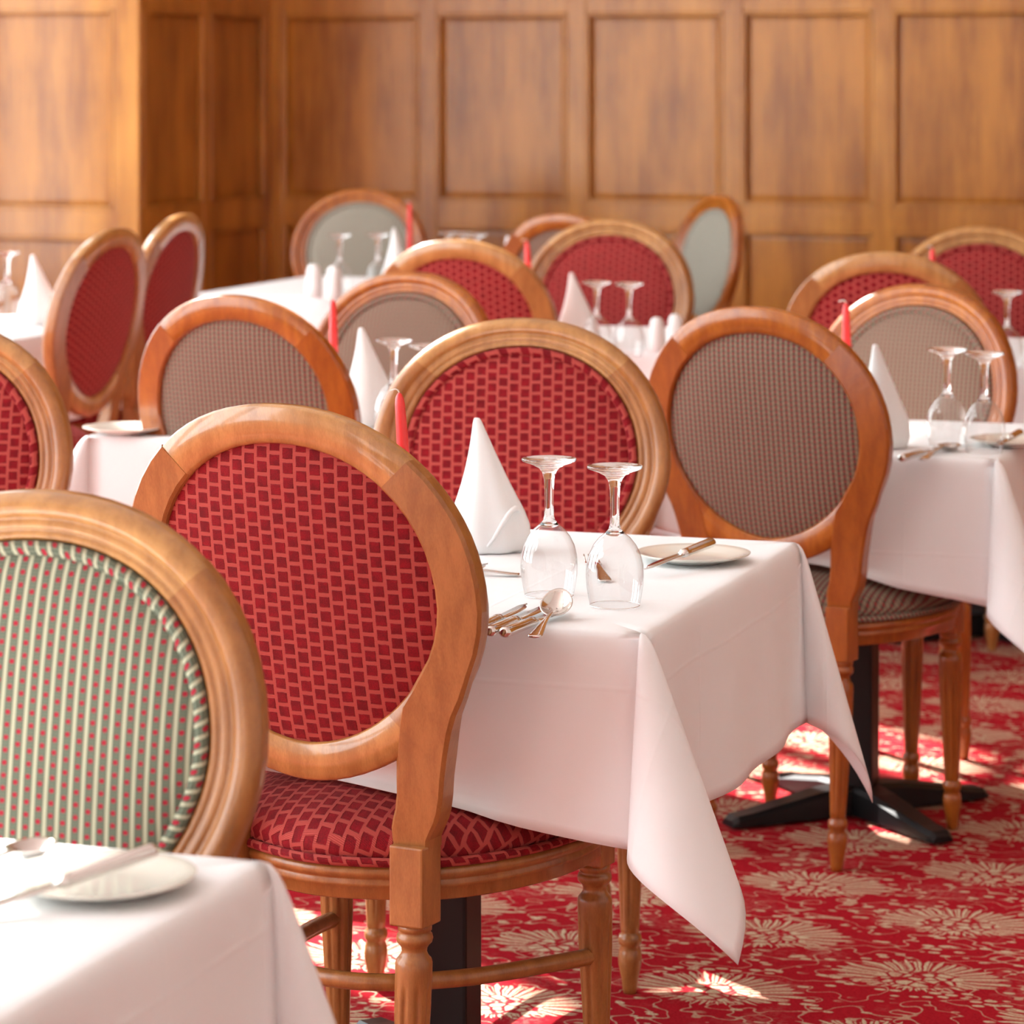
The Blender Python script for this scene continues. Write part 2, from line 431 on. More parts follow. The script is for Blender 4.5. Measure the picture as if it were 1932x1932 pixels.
# ------------------------------------------------------------------ chairs
NO = 72
def ell(th, ax, bz, cz, p=2.12):
    c, s = math.cos(th), math.sin(th)
    if s < 0: p = 1.84
    return (ax * math.copysign(abs(c) ** (2 / p), c), cz + bz * math.copysign(abs(s) ** (2 / p), s))
LEAN = .170
def by(x, z): return -.215 - max(0, z - .455) * LEAN + .30 * x * x
OA, OB, OC = .262, .2435, .8015
IA, IB, IC = .203, .1935, .8015
def build_chair_meshes(wd, wd2, fab, hoop):
    out = {}
    # oval back frame
    prof = [(.07, -.0165), (.0, -.011), (0, .006), (.05, .0125), (.15, .019), (.27, .0215), (.40, .0195), (.49, .0145), (.53, .0105), (.58, .0125),
            (.66, .0135), (.73, .012), (.77, .008), (.81, .010), (.88, .0112), (.94, .009), (1.0, .003), (1.0, -.011), (.93, -.0165)]
    vs = []
    for s, d in prof:
        for k in range(NO):
            th = 2 * PI * k / NO
            xo, zo = ell(th, OA, OB, OC); xi, zi = ell(th, IA, IB, IC)
            x, z = xo + (xi - xo) * s, zo + (zi - zo) * s
            vs.append((x, by(x, z) + d, z))
    n = len(prof)
    fs = grid_faces(n, NO, close_r=True, close_c=True)
    bf = out['back_frame'] = mesh('back_frame', vs, fs, wd); bf.materials.append(wd2)
    for i_, p in enumerate(bf.polygons):
        th = ((i_ % NO) + .5) * 360 / NO
        th = th - 360 if th > 180 else th
        th = (180 - th if th > 0 else -180 - th) if abs(th) > 90 else th
        if -52 < th < 47: p.material_index = 1
    # stiles and rear legs
    st = [(.765, .215, .246), (.74, .200, .241), (.715, .175, .2335), (.69, .152, .221), (.665, .134, .2075), (.64, .125, .1965), (.61, .119, .1875), (.58, .116, .181), (.555, .114, .177), (.535, .110, .172),
          (.522, .1055, .167), (.51, .1025, .160), (.498, .1025, .1535), (.485, .103, .152)]
    secs = []
    for th in range(47, -30, -7):                       # the stile first runs round the side of the oval
        xo, zo = ell(R(th), OA, OB, OC); xi, zi = ell(R(th), IA, IB, IC)
        secs.append(((xi + .001, zi), (xo + .0006, zo), 0))
    secs.append(((.1585, .6885), (.2285, .6835), 0))
    secs.append(((.1435, .6680), (.2165, .6600), .3))
    secs.append(((.1375, .6440), (.2085, .6380), .7))
    for z, a, b_ in st[6:]:
        sh = .013; secs.append(((a + sh, z - .002), (b_ + sh, z - .002), 1))
    for sgn in (-1, 1):
        vs = []
        for (xa, za), (xb, zb), k in secs:
            zm = (za + zb) / 2; e = .07
            yb = -.0172 - .0002 * k; yf = .003 + .013 * k + (.006 * min(1, (.56 - zm) / .075) if zm < .56 else 0)
            def P(t, y, xa=xa, za=za, xb=xb, zb=zb):
                x, z = xa + (xb - xa) * t, za + (zb - za) * t
                return (sgn * x, by(x, z) + y, z)
            vs += [P(e, yb), P(1 - e, yb), P(1, yb + .004), P(1, yf - .003), P(1 - e, yf), P(e, yf), P(0, yf - .003), P(0, yb + .004)]
        n8 = len(secs)
        fs = grid_faces(n8, 8, close_c=True) + [tuple(range(8)), tuple(range((n8 - 1) * 8, n8 * 8))[::-1]]
        if sgn < 0: fs = [f[::-1] for f in fs]
        out['stile%d' % sgn] = mesh('back_stile', vs, [f[::-1] for f in fs], wd2, smooth=False)
    LP = [(.388, .0215), (.379, .0215), (.377, .0185), (.374, .0222), (.369, .0235), (.364, .0222), (.361, .0190), (.357, .0165), (.352, .0160), (.347, .0185), (.343, .0222), (.338, .0236),
          (.330, .0237), (.322, .0236), (.314, .0235), (.306, .0234), (.298, .0232), (.285, .0232), (.27, .0228), (.2, .0196), (.125, .0162), (.11, .0155), (.099, .0150), (.097, .0135), (.093, .0178), (.086, .019), (.079, .0178),
          (.076, .0145), (.068, .0178), (.056, .019), (.046, .0182), (.024, .0135), (.008, .0118), (0, .0105)]
    def flute(z, a):
        if not (.115 < z < .318): return 1
        k = min(1, (z - .115) / .02, (.318 - z) / .018)
        return 1 - .17 * k * max(0, math.cos(8 * a)) ** 1.2
    def leg(cx, cy, rake, ztop, hw, yz=.0):
        vs, fs = lathe(LP[::-1], 64, fn=flute)
        vs = [(x + cx, y + cy + rake * (.388 - z), z) for x, y, z in vs]
        bx = bevel_box(cx - hw, cx + hw, cy - hw, cy + hw, .386, ztop, .003)
        return merge((vs, fs), bx)
    for sgn in (-1, 1):
        out['rear%d' % sgn] = mesh('leg', *leg(sgn * .1405, -.2175, -.06, .488, .0243), wd2)
        out['front%d' % sgn] = mesh('leg', *leg(sgn * .205, .160, .03, .449, .0215), wd2)
    for k in out:
        if k[:4] in ('rear', 'fron'):
            me = out[k]
            for p in me.polygons:
                zc = sum(me.vertices[i].co.z for i in p.vertices) / len(p.vertices)
                if zc > .389: p.use_smooth = False
    # seat outline
    half = [(0, .212), (.12, .205), (.205, .180), (.243, .10), (.236, -.02), (.195, -.128), (.13, -.195), (0, -.236)]
    pts = [Vector((x, y, 0)) for x, y in half] + [Vector((-x, y, 0)) for x, y in half[-2:0:-1]]
    ol = catmull(pts, 6)
    N_ = len(ol)
    nrm = []
    for i in range(N_):
        t = ol[(i + 1) % N_] - ol[i - 1]; nn = Vector((-t.y, t.x, 0)).normalized()
        if nn.dot(ol[i]) < 0: nn = -nn
        nrm.append(nn)
    rp = [(-.022, .407), (-.002, .407), (.0, .409), (.0, .422), (.003, .4235), (.0045, .428), (.002, .4325), (.002, .4345), (.007, .437), (.009, .443), (.006, .449), (-.001, .4525), (-.022, .4525)]
    vs = [];
    for o_, z in rp:
        for i in range(N_): p = ol[i] + nrm[i] * (o_ - .006); vs.append((p.x, p.y, z))
    out['seat_rail'] = mesh('seat_rail', vs, grid_faces(len(rp), N_, close_r=True, close_c=True), wd2)
    # cushion
    cp = [(1.0, -.012, .449), (1.0, -.004, .457), (1.0, .001, .466), (1.0, .001, .475), (.975, 0, .4865), (.93, 0, .4975), (.86, 0, .508), (.76, 0, .518), (.64, 0, .5265), (.5, 0, .533), (.35, 0, .5375), (.18, 0, .540), (.0, 0, .541)]
    vs = []; uv = []
    for s, o_, z in cp:
        for i in range(N_):
            p = ol[i] * s + nrm[i] * (o_ - .002); vs.append((p.x, p.y, z)); 
            vv = ol[i] * (s + (.475 - z if z < .475 else 0) * 4); uv.append((vv.x + .5, vv.y + .5))
    out['seat'] = mesh('seat', vs, grid_faces(len(cp), N_, close_c=True), fab, uv)
    pth = [(ol[i] + nrm[i] * .001 + Vector((0, 0, .4565))) for i in range(N_)]
    vs, fs = tube(pth, .0062, 8, closed=True)
    out['seat_piping'] = mesh('piping', vs, fs, fab, arc_uv(pth, 8))
    # upholstered back: front dome, rear panel, piping
    def disc(rings, side):
        vs = []; uv = []
        for s, d in rings:
            for k in range(NO):
                th = 2 * PI * k / NO
                x, z = ell(th, IA + .004, IB + .004, IC)
                x, z = x * s, IC + (z - IC) * s
                vs.append((x, by(x, z) + d, z)); uv.append((x + .5, z))
        return vs, grid_faces(len(rings), NO, close_c=True), uv
    v1, f1, uv1 = disc([(1, .0), (.955, .003), (.93, .008), (.90, .0125), (.84, .018), (.74, .023), (.6, .0275), (.4, .031), (.2, .0325), (0, .033)], 1)
    v2, f2, uv2 = disc([(1, -.006), (.96, -.0085), (.9, -.011), (.75, -.0145), (.5, -.0165), (.25, -.017), (0, -.017)], -1)
    v, f = merge((v1, f1), (v2, f2)); out['backrest'] = mesh('backrest', v, f, fab, uv1 + uv2)
    pth = []
    for k in range(NO):
        th = 2 * PI * k / NO; x, z = ell(th, IA - .007, IB - .007, IC); pth.append((x, by(x, z) + .0085, z))
    vs, fs = tube(pth, .0080, 8, closed=True, up=(0, 1, 0))
    out['back_piping'] = mesh('piping', vs, fs, fab, arc_uv(pth, 8))
    if hoop:
        hp = catmull([(.205, .160, .262), (.185, .06, .272), (.145, -.075, .284), (.075, -.165, .29), (0, -.185, .29), (-.075, -.165, .29), (-.145, -.075, .284), (-.185, .06, .272), (-.205, .160, .262)], 5, closed=False)
        out['stretcher'] = mesh('stretcher', *tube(hp, .0115, 12), wd2)
    return out
ORDER = [('back_frame', 'back_frame'), ('stile-1', 'back_stile'), ('stile1', 'back_stile'), ('rear-1', 'leg'), ('rear1', 'leg'), ('front-1', 'leg'), ('front1', 'leg'),
         ('seat_rail', 'seat_rail'), ('seat', 'seat'), ('backrest', 'backrest'), ('stretcher', 'stretcher')]
KIT = {
    'red': build_chair_meshes(M['beech'], M['beech_stile'], M['red'], True),
    'brown': build_chair_meshes(M['cherry'], M['cherry_stile'], M['brown'], False),
    'green': build_chair_meshes(M['beech'], M['beech_stile'], M['green'], False),
    'grey': build_chair_meshes(M['cherry'], M['cherry_stile'], M['grey'], False),
}
CHAIRS = []
def chair(kind, ox, oy, yaw, label, group, s=1):
    """yaw: degrees clockwise from straight away from the camera"""
    root = empty('dining_chair', (ox, oy, 0), -R(yaw)); tag(root, label, 'chair', group); root.scale = (s * (.955 if kind == 'brown' else 1), s, s)
    for k, nm in ORDER:
        if k in KIT[kind]:
            o = obj(nm, KIT[kind][k], root)
            if k == 'seat': obj('piping', KIT[kind]['seat_piping'], o)
            if k == 'backrest': obj('piping', KIT[kind]['back_piping'], o)
    CHAIRS.append((ox, oy, R(yaw)))
    return root
def from_view(cx, ytop, yaw, s=1):
    """where a chair stands, from the bearing of its back and the height line of its crown (numbers read off the photograph)"""
    f = Vector((math.sin(R(yaw)), math.cos(R(yaw))))
    yt = 6000 * (1.47 - 1.045 * s) / (ytop - 145)
    yc = yt + .042 * f.y; xc = (cx - 966) / 6000 * yc
    return xc + .274 * f.x, yc + .274 * f.y
CH = [  # kind, bearing, crown, yaw, label, group
    ('red', 562, 761, 28, 'red velvet oval-back chair in front, seen from behind, with light beech frame', 'red velvet chairs seen from behind', 1.01),
    ('red', 983, 600, 184, 'red velvet chair facing the camera across the set table with two glasses', 'red velvet chairs facing the camera'),
    ('brown', 1440, 578, 30, 'brown checked chair seen from behind, right of centre, in front of the black cross base', 'brown checked chairs seen from behind'),
    ('brown', 460, 556, 27, 'brown checked chair seen from behind, behind the big red chair in front', 'brown checked chairs seen from behind'),
    ('green', 50, 925, 195, 'green striped chair with red dots in the left foreground, facing the camera', 'single green striped chair'),
    ('red', -137, 605, 188, 'red velvet chair cut by the left edge of the picture, facing the camera', 'red velvet chairs facing the camera'),
    ('brown', 764, 512, 205, 'brown checked chair facing the camera, behind the lone napkin left of centre', 'brown checked chairs facing the camera', .975),
    ('brown', 1729, 535, 212, 'brown checked chair facing the camera behind two upturned glasses at right', 'brown checked chairs facing the camera', .972),
    ('red', 872, 452, 20, 'red velvet chair seen from behind, just beyond the brown chair left of centre', 'red velvet chairs seen from behind'),
    ('red', 1148, 413, 195, 'red velvet chair facing the camera behind napkin, two glasses and white shakers', 'red velvet chairs facing the camera'),
    ('red', 1674, 475, 15, 'red velvet chair seen from behind, partly hidden by brown chair at right', 'red velvet chairs seen from behind'),
    ('red', 1850, 427, 190, 'red velvet chair facing the camera at the far right edge', 'red velvet chairs facing the camera'),
    ('grey', 679, 357, 190, 'grey striped chair facing the camera, farthest back near the wall corner', 'grey striped chairs by the panelled wall'),
    ('grey', 1340, 368, 248, 'pale grey striped chair turned sideways by the panelled wall', 'grey striped chairs by the panelled wall'),
    ('brown', 1072, 403, 27, 'dark-backed chair seen from behind, peeping out behind a red chair', 'brown checked chairs seen from behind'),
    ('red', 186, 430, -72, 'red velvet chair turned away to the left, nearer of the pair by the dark wall', 'pair of red chairs turned to the left', 1.025),
    ('red', 316, 403, -75, 'red velvet chair turned away to the left, farther of the pair by the dark wall', 'pair of red chairs turned to the left', 1.02),
]
for kind, cx, yt, yaw, lab, grp, *sc_ in CH:
    k_ = sc_[0] if sc_ else 1
    ox, oy = from_view(cx, yt, yaw, k_)
    chair(kind, ox, oy, yaw, lab, grp, k_)
print('CHAIRS', [(round(a, 3), round(b_, 3)) for a, b_, c in CHAIRS])

# ------------------------------------------------------------------ tables and cloths
TOP = .75
def seat_z(lx, ly):
    """height of a chair's cushion at chair-local lx, ly, or None outside it"""
    t = (abs(lx / .25) ** 2.4 + abs((ly + .01) / .232) ** 2.4) ** (1 / 2.4)
    if t > 1.04: return None
    return .470 + .078 * (1 - min(1, t) ** 3.0)
def collide(p, n):
    for ox, oy, yaw in CHAIRS:
        dx, dy = p.x - ox, p.y - oy
        if dx * dx + dy * dy > .12: continue
        f = (math.sin(yaw), math.cos(yaw)); r = (math.cos(yaw), -math.sin(yaw))
        z = seat_z(dx * r[0] + dy * r[1], dx * f[0] + dy * f[1])
        if z is not None and p.z < z + .007:
            ex = z + .007 - p.z
            p = p + n * (ex * .9)
            dx, dy = p.x - ox, p.y - oy
            z2 = seat_z(dx * r[0] + dy * r[1], dx * f[0] + dy * f[1])
            p.z = (z2 if z2 is not None else z - .01) + .007
    return p
def cloth(cx, cy, rot, W, D, drop, seed=0, corners=None, flare=.03, near=1.0):
    rnd = random.Random(seed)
    ux = Vector((math.cos(rot), math.sin(rot), 0)); vy = Vector((-math.sin(rot), math.cos(rot), 0))
    c0 = Vector((cx, cy, 0)); hw, hd = W / 2, D / 2; rho = .012
    cz = TOP + .004
    rim = []       # (local x, local y, kind, data, uv-dir)
    NE, NC = 26, 30
    sides = [((-hw, -hd), (hw, -hd), (0, -1)), ((hw, -hd), (hw, hd), (1, 0)), ((hw, hd), (-hw, hd), (0, 1)), ((-hw, hd), (-hw, -hd), (-1, 0))]
    cdef = {0: (.52, .17, 0), 1: (.52, .17, 0), 2: (.52, .17, 0), 3: (.52, .17, 0)}      # corner after side i: (length, width, turn)
    cdef.update(corners or {})
    ph = [rnd.uniform(0, 6) for _ in range(8)]
    for i, (a, b_, n) in enumerate(sides):
        n2 = sides[(i + 1) % 4][2]
        L = math.hypot(b_[0] - a[0], b_[1] - a[1])
        for k in range(NE + 1):
            t = k / NE; env = math.sin(PI * t) ** .7
            s = t * L
            wv = env * (.045 * math.sin(9 * s + ph[i]) + .03 * math.sin(21 * s + ph[i + 4]))
            x, y = a[0] + (b_[0] - a[0]) * t, a[1] + (b_[1] - a[1]) * t
            nn = Vector((n[0], n[1], 0))
            d = (nn * (flare + wv) + Vector((0, 0, -1))).normalized()
            rim.append((x, y, nn, d, drop * ((near + (1 - near) * t ** .9) if i == 0 else (1 - (1 - near) * t) if i == 3 else 1), nn))
        Lc, Wc, turn = cdef[i]
        e1, e2 = Vector((n[0], n[1], 0)), Vector((n2[0], n2[1], 0))
        cdir = ((e1 + e2) / math.sqrt(2)); ca, sa = math.cos(turn), math.sin(turn)
        cdir = Vector((cdir.x * ca - cdir.y * sa, cdir.x * sa + cdir.y * ca, 0))
        lat = Vector((-cdir.y, cdir.x, 0))
        if lat.dot(e2) < 0: lat = -lat
        for k in range(1, NC):
            t = k / NC; phi = t * PI / 2
            base = (e1 * (1 - t) + e2 * t) * flare
            dv = base + cdir * (Lc * math.sin(PI * t) ** 1.7) - lat * (Wc * math.sin(2 * PI * t)) + Vector((0, 0, -1))
            d = dv.normalized()
            nn = (e1 * math.cos(phi) + e2 * math.sin(phi))
            rmax = drop * (near if i == 3 else 1) / max(math.cos(phi), math.sin(phi)) * (1 + .07 * math.sin(2 * phi) ** 2)
            rim.append((b_[0], b_[1], nn, d, rmax, nn))
    n = len(rim); NR = 22
    vs = []; uv = []
    for j in range(NR + 1):
        q = j / NR; q = q ** 1.25
        for (x, y, nn, d, rm, un) in rim:
            r = q * rm; e = 1 - math.exp(-r / rho)
            loc = Vector((x, y, cz)) + nn * (rho * .9 * e) + Vector((d.x, d.y, 0)) * r + Vector((0, 0, d.z * (r - rho * .8 * e)))
            wp_ = c0 + ux * loc.x + vy * loc.y + Vector((0, 0, loc.z))
            wn = ux * nn.x + vy * nn.y
            if j: wp_ = collide(wp_, wn)
            vs.append(tuple(wp_)); uv.append((x + un.x * r + .5, y + un.y * r + .5))
    fs = grid_faces(NR + 1, n, close_c=True)
    fs = [f[::-1] for f in fs]
    # top sheet: rings shrinking to the middle
    off = len(vs)
    for s in (.97, .85, .6, .3):
        for (x, y, nn, d, rm, un) in rim:
            p = c0 + ux * (x * s) + vy * (y * s) + Vector((0, 0, cz + .0004)); vs.append(tuple(p)); uv.append((x * s + .5, y * s + .5))
    vs.append((cx, cy, cz + .0004)); uv.append((.5, .5)); ci = len(vs) - 1
    for j in range(n):
        k = (j + 1) % n
        fs.append((j, k, off + k, off + j))
        for r_ in range(3): fs.append((off + r_ * n + j, off + r_ * n + k, off + (r_ + 1) * n + k, off + (r_ + 1) * n + j))
        fs.append((off + 3 * n + j, off + 3 * n + k, ci))
    me = mesh('tablecloth', vs, fs, M['linen'], uv)
    o = obj('tablecloth', me)
    sm = o.modifiers.new('thickness', 'SOLIDIFY'); sm.thickness = .0009; sm.offset = 1
    return o
def table(cx, cy, rot, W, D, drop, lab_t, lab_c, seed=0, corners=None, arm=.30, arm_rot=PI / 4, near=1.0):
    root = empty('dining_table', (cx, cy, 0), rot); tag(root, lab_t, 'table', 'pedestal tables under white cloths')
    obj('tabletop', mesh('tabletop', *bevel_box(-W / 2 + .004, W / 2 - .004, -D / 2 + .004, D / 2 - .004, TOP - .03, TOP, .006), M['board'], smooth=False), root)
    obj('column', mesh('column', *bevel_box(-.036, .036, -.036, .036, .05, TOP - .03, .005), M['black'], smooth=False), root)
    for k in range(4):
        a = arm_rot + k * PI / 2
        vs, fs = [], []
        sec = [(.03, .035, .062), (.10, .032, .056), (arm - .05, .027, .030), (arm - .012, .026, .026), (arm, .022, .018)]
        for s, hw, zt in sec:
            e = .008
            vs += [(s, -hw, .006), (s, -hw, zt - e), (s, -hw + e, zt), (s, hw - e, zt), (s, hw, zt - e), (s, hw, .006)]
        fs = grid_faces(len(sec), 6, close_c=True) + [tuple(range(5, -1, -1)), tuple(range(24, 30))]
        cz_, sz_ = math.cos(a), math.sin(a)
        vs = [(x * cz_ - y * sz_, x * sz_ + y * cz_, z) for x, y, z in vs]
        obj('base_foot', mesh('base_foot', vs, fs, M['black'], smooth=False), root)
    c = cloth(cx, cy, rot, W, D, drop, seed, corners, near=near)
    tag(c, lab_c, 'tablecloth', 'white tablecloths')
def corner_table(nx, ny, rot, W, D, which):
    """centre of a table from one of its corners: which = (sx, sy) of that corner"""
    ux = Vector((math.cos(rot), math.sin(rot))); vy = Vector((-math.sin(rot), math.cos(rot)))
    c = Vector((nx, ny)) - ux * (which[0] * W / 2) - vy * (which[1] * D / 2); return c.x, c.y
T = {}
def put_table(key, nx, ny, which, W, D, drop, lt, lc, rot=ROOM, **kw):
    x, y = corner_table(nx, ny, rot, W, D, which); T[key] = (x, y)
    table(x, y, rot, W, D, drop, lt, lc, **kw)
put_table('one', .166, 4.09, (1, -1), .82, .84, .285, 'black-footed pedestal table under the white cloth in the centre',
          'white tablecloth with a long hanging corner on the table with two sharp glasses', seed=3, near=.62,
          corners={0: (.43, .20, R(12)), 1: (.26, .20, R(-16))})
put_table('two', .905, 5.95, (1, -1), .66, .62, .285, 'pedestal table with black cross-shaped base at right, beside brown chair', 'white tablecloth hanging to a point at the right edge', seed=5, near=.58,
          corners={0: (.42, .18, R(0))})
put_table('dee', -.843, 6.35, (-1, -1), .92, .60, .24, 'pedestal table behind the large red chair', 'white tablecloth under the lone napkin behind the large red chair', seed=8)
put_table('enn', -.229, 2.90, (1, 1), .85, .80, .285, 'pedestal table in the left foreground', 'blurred white tablecloth in the bottom left foreground, partly in sunlight', seed=9,
          corners={1: (.34, .15, R(-10))})
def plain_table(key, cx, cy, W, D, lt, lc, rot=ROOM, seed=1):
    T[key] = (cx, cy); table(cx, cy, rot, W, D, .26, lt, lc, seed=seed)
plain_table('aitch', .22, 8.78, .72, .72, 'pedestal table between two red chairs beyond the central one', 'white tablecloth under the two white shakers in the middle distance', seed=11)
plain_table('ee', -.34, 10.78, 1.15, 1.0, 'long pedestal table near the corner with a red candle', 'sunlit white tablecloth before the grey striped chair near the wall corner', seed=12)
plain_table('ell', 1.25, 8.38, .72, .72, 'pedestal table between the two red chairs at far right', 'white tablecloth between the two red chairs at far right', seed=14)
plain_table('left', -1.62, 9.15, .80, .80, 'pedestal table at the far left edge by the lit pillar', 'brightly lit white tablecloth at the far left edge', seed=15)

# ------------------------------------------------------------------ tableware
ZT = TOP + .0055
def at(px, py, h=ZT):
    """point of a level plane h on the sight line of a photograph pixel"""
    y = 6000 * (1.47 - h) / (py - 145); return (px - 966) / 6000 * y, y
def glass_meshes():
    bowl = [(.0, .0335), (.012, .0362), (.028, .0386), (.042, .0394), (.056, .0385), (.070, .0350), (.082, .0290), (.092, .0210), (.098, .0135)]
    top = [(.094, .0001), (.0945, .008), (.0965, .0125), (.0985, .0130), (.104, .0082), (.110, .0068), (.125, .0062), (.145, .0063), (.160, .0072), (.170, .0098), (.176, .0145), (.1785, .0200)]
    foot = [(.1787, .0195), (.180, .022), (.183, .031), (.1855, .0372), (.1875, .0380), (.1893, .0370), (.1895, .030), (.1888, .012), (.1886, .0001)]
    lip = tube([(.0337 * math.cos(2 * PI * k / 48), .0337 * math.sin(2 * PI * k / 48), .0008) for k in range(48)], .0006, 6, closed=True)
    bm_ = mesh('bowl', *lathe(bowl[::-1], 48, closed_bot=False, closed_top=False), M['thin'])
    v, f = lathe(top + foot[1:], 40, closed_bot=True, closed_top=True)
    return bm_, mesh('stem', v, f, M['glass']), mesh('rim', *lip, M['glass'])
GL = glass_meshes()
def put(name, me, x, y, z, rz, label, cat, group=None, scale=1):
    o = obj(name, me); o.location = (x, y, z); o.rotation_euler = (0, 0, rz); tag(o, label, cat, group)
    if scale != 1: o.scale = (scale,) * 3
    return o
GG = 'upturned wine glasses on the tables'
def glass(px, py, label, scale=1):
    x, y = at(px, py); return put_glass(x, y, label)
def put_glass(x, y, label):
    r = empty('wine_glass', (x, y, ZT + .0004)); tag(r, label, 'glass', GG)
    obj('bowl', GL[0], r); obj('stem', GL[1], r); obj('rim', GL[2], r); return r
g1 = glass(1036, 1124, 'upturned wine glass left of the sharp pair, beside the napkin')
glass(1160, 1143, 'upturned wine glass right of the sharp pair, before the side plate')
# etched maker's mark on the foot of the left glass
ring = []
mk = []
for (cx_, w_) in ((-.004, .006), (.006, .010)):
    for (a, b_, c, d) in ((cx_ - w_ / 2, cx_ + w_ / 2, -.003, -.0026), (cx_ - w_ / 2, cx_ + w_ / 2, .0026, .003), (cx_ - w_ / 2, cx_ - w_ / 2 + .0005, -.003, .003), (cx_ + w_ / 2 - .0005, cx_ + w_ / 2, -.003, .003)):
        mk.append(box(a, b_, c, d, .18945, .1898))
    for q in range(3): mk.append(box(cx_ - w_ / 4 + q * w_ / 5, cx_ - w_ / 4 + q * w_ / 5 + .0006, -.0014, .0014, .18945, .1898))
e = obj('etched_mark', mesh('etched_mark', *merge(*mk), M['etch'], smooth=False), g1); e['label'] = 'small etched mark on the glass foot'
glass(1787, 842, 'upturned wine glass left of the blurred pair at right, before brown chair')
glass(1857, 853, 'upturned wine glass right of the blurred pair at right, before brown chair')
def glass_by_foot(px, pyf, label):
    x, y = at(px, pyf, ZT + .1895); return put_glass(x, y, label)
glass_by_foot(743, 640, 'upturned wine glass beside the lone napkin left of centre')
glass_by_foot(806, 650, 'upturned wine glass mostly hidden by the central red chair top')
glass_by_foot(1126, 531, 'upturned wine glass left of the pair before the distant red chair')
glass_by_foot(1187, 534, 'upturned wine glass right of the pair before the distant red chair')
glass_by_foot(641, 442, 'upturned wine glass behind white shakers, before the grey chair')
glass_by_foot(713, 441, 'upturned wine glass next to the candle, before the grey chair')
glass_by_foot(845, 438, 'upturned wine glass, leftmost of the far trio near the wall')
glass_by_foot(872, 440, 'upturned wine glass, middle of the far trio near the wall')
glass_by_foot(898, 442, 'upturned wine glass, rightmost of the far trio near the wall')
glass_by_foot(1900, 549, 'upturned wine glass at the right edge before the far red chair')
glass_by_foot(14, 475, 'upturned wine glass at the left edge beside a napkin')

def napkin_mesh(seed=0):
    rnd = random.Random(seed)
    prof = [(0, .047), (.006, .050), (.02, .0535), (.04, .0525), (.06, .0475), (.08, .0400), (.10, .0330), (.12, .0265), (.14, .0205), (.16, .0148), (.175, .0108), (.188, .0075), (.195, .0055), (.199, .0035)]
    n = 56; span = 2 * PI * 1.22; vs = []
    for z, r in prof:
        t = z / .2
        for k in range(n + 1):
            a = -1.15 + span * k / n; f = k / n
            rr = r * (.90 + .20 * f + (.07 * (1 - t)) * math.sin(3 * a + 1.0 + seed) + 0.045 * (1 - t) * math.sin(7 * a + seed) + (.10 * (1 - t) if f > .95 else 0))
            lean = -.010 * t + .0 
            vs.append((rr * math.cos(a) * 1.05 + lean * 1.2 + .006 * math.sin(t * 3), rr * math.sin(a) * .85, z + (.004 * math.sin(2 * a + seed) * (1 - t) if z > .001 else 0) + (.0 if z > 0 else 0)))
    fs = grid_faces(len(prof), n + 1)
    fs.append(tuple((len(prof) - 1) * (n + 1) + k for k in range(n + 1))[:n - 8])
    return mesh('napkin', vs, fs, M['napkin'])
NM = [napkin_mesh(0), napkin_mesh(2)]
def napkin(px, pyt, label, v=0, rz=0, dx=0):
    x, y = at(px, pyt, ZT + .199)
    o = put('napkin', NM[v], x + .010, y, ZT + .0008, rz, label, 'napkin', 'white napkins folded into cones')
    s = o.modifiers.new('thickness', 'SOLIDIFY'); s.thickness = .0012
    return o
nk = napkin(900, 790, 'white napkin folded into a cone beside the sharp wine glasses', 0, R(-20))
fold = []
for k in range(13):
    a = -1.2 + 1.9 * k / 12
    fold.append((.055 * math.cos(a) + .002, .046 * math.sin(a), .012 + .055 * max(0, math.sin((a + 1.2) / 1.9 * PI)) ** 1.2))
fr = tube(fold, [.0018 + .0026 * math.sin(PI * k / 12) for k in range(13)], 10)
obj('folded_edge', mesh('folded_edge', *fr, M['napkin']), nk)
napkin(1650, 650, 'white napkin cone between brown checked chairs at right', 1, R(30))
napkin(682, 619, 'white napkin cone standing before brown chair left of centre', 0, R(10))
napkin(1078, 515, 'white napkin cone before the distant red chair facing the camera', 1, R(15))
napkin(742, 430, 'white napkin cone beside a candle near the grey chair', 0, R(50))
napkin(958, 446, 'white napkin cone near the wall, behind a red chair top', 1, R(5))
napkin(62, 482, 'white napkin cone at the far left edge', 0, R(0))

def candle_meshes():
    wax = lathe([(.012, .0115), (.05, .0112), (.12, .0100), (.19, .0086), (.236, .0074), (.246, .0062), (.252, .0035), (.254, .0012)], 20)
    wick = tube(catmull([(0, 0, .252), (-.001, 0, .257), (-.005, 0, .2595), (-.010, .001, .2585), (-.015, .001, .257)], 4, False), [.0009] * 17, 8)
    hold = lathe([(0, .034), (.003, .035), (.006, .033), (.009, .018), (.013, .0135), (.026, .0135), (.028, .0145), (.030, .0125)], 24)
    return mesh('taper', *wax, M['wax']), mesh('wick', *wick, M['wick']), mesh('holder', *hold, M['steel'])
CM = candle_meshes()
def candle(px, pyt, label, tilt=0):
    x, y = at(px, pyt, ZT + .256)
    r = empty('candle', (x, y, ZT + .0004)); tag(r, label, 'candle', 'tall red taper candles')
    t_ = obj('taper', CM[0], r); w_ = obj('wick', CM[1], r); h = obj('holder', CM[2], r)
    for o in (t_, w_): o.rotation_euler = (0, R(tilt), 0)
    return r
candle(776, 738, 'tall red taper candle with bent white wick, before the central red chair', -4)
candle(632, 564, 'tall red taper candle left of the lone napkin', -1)
candle(1600, 570, 'tall red taper candle behind the brown chair at right', -1)
candle(1003, 454, 'tall red taper candle before the distant red chair', -3)
candle(773, 382, 'tall red taper candle before the grey chair by the corner', 0)
candle(1759, 467, 'tall red taper candle before the far right red chair', 0)

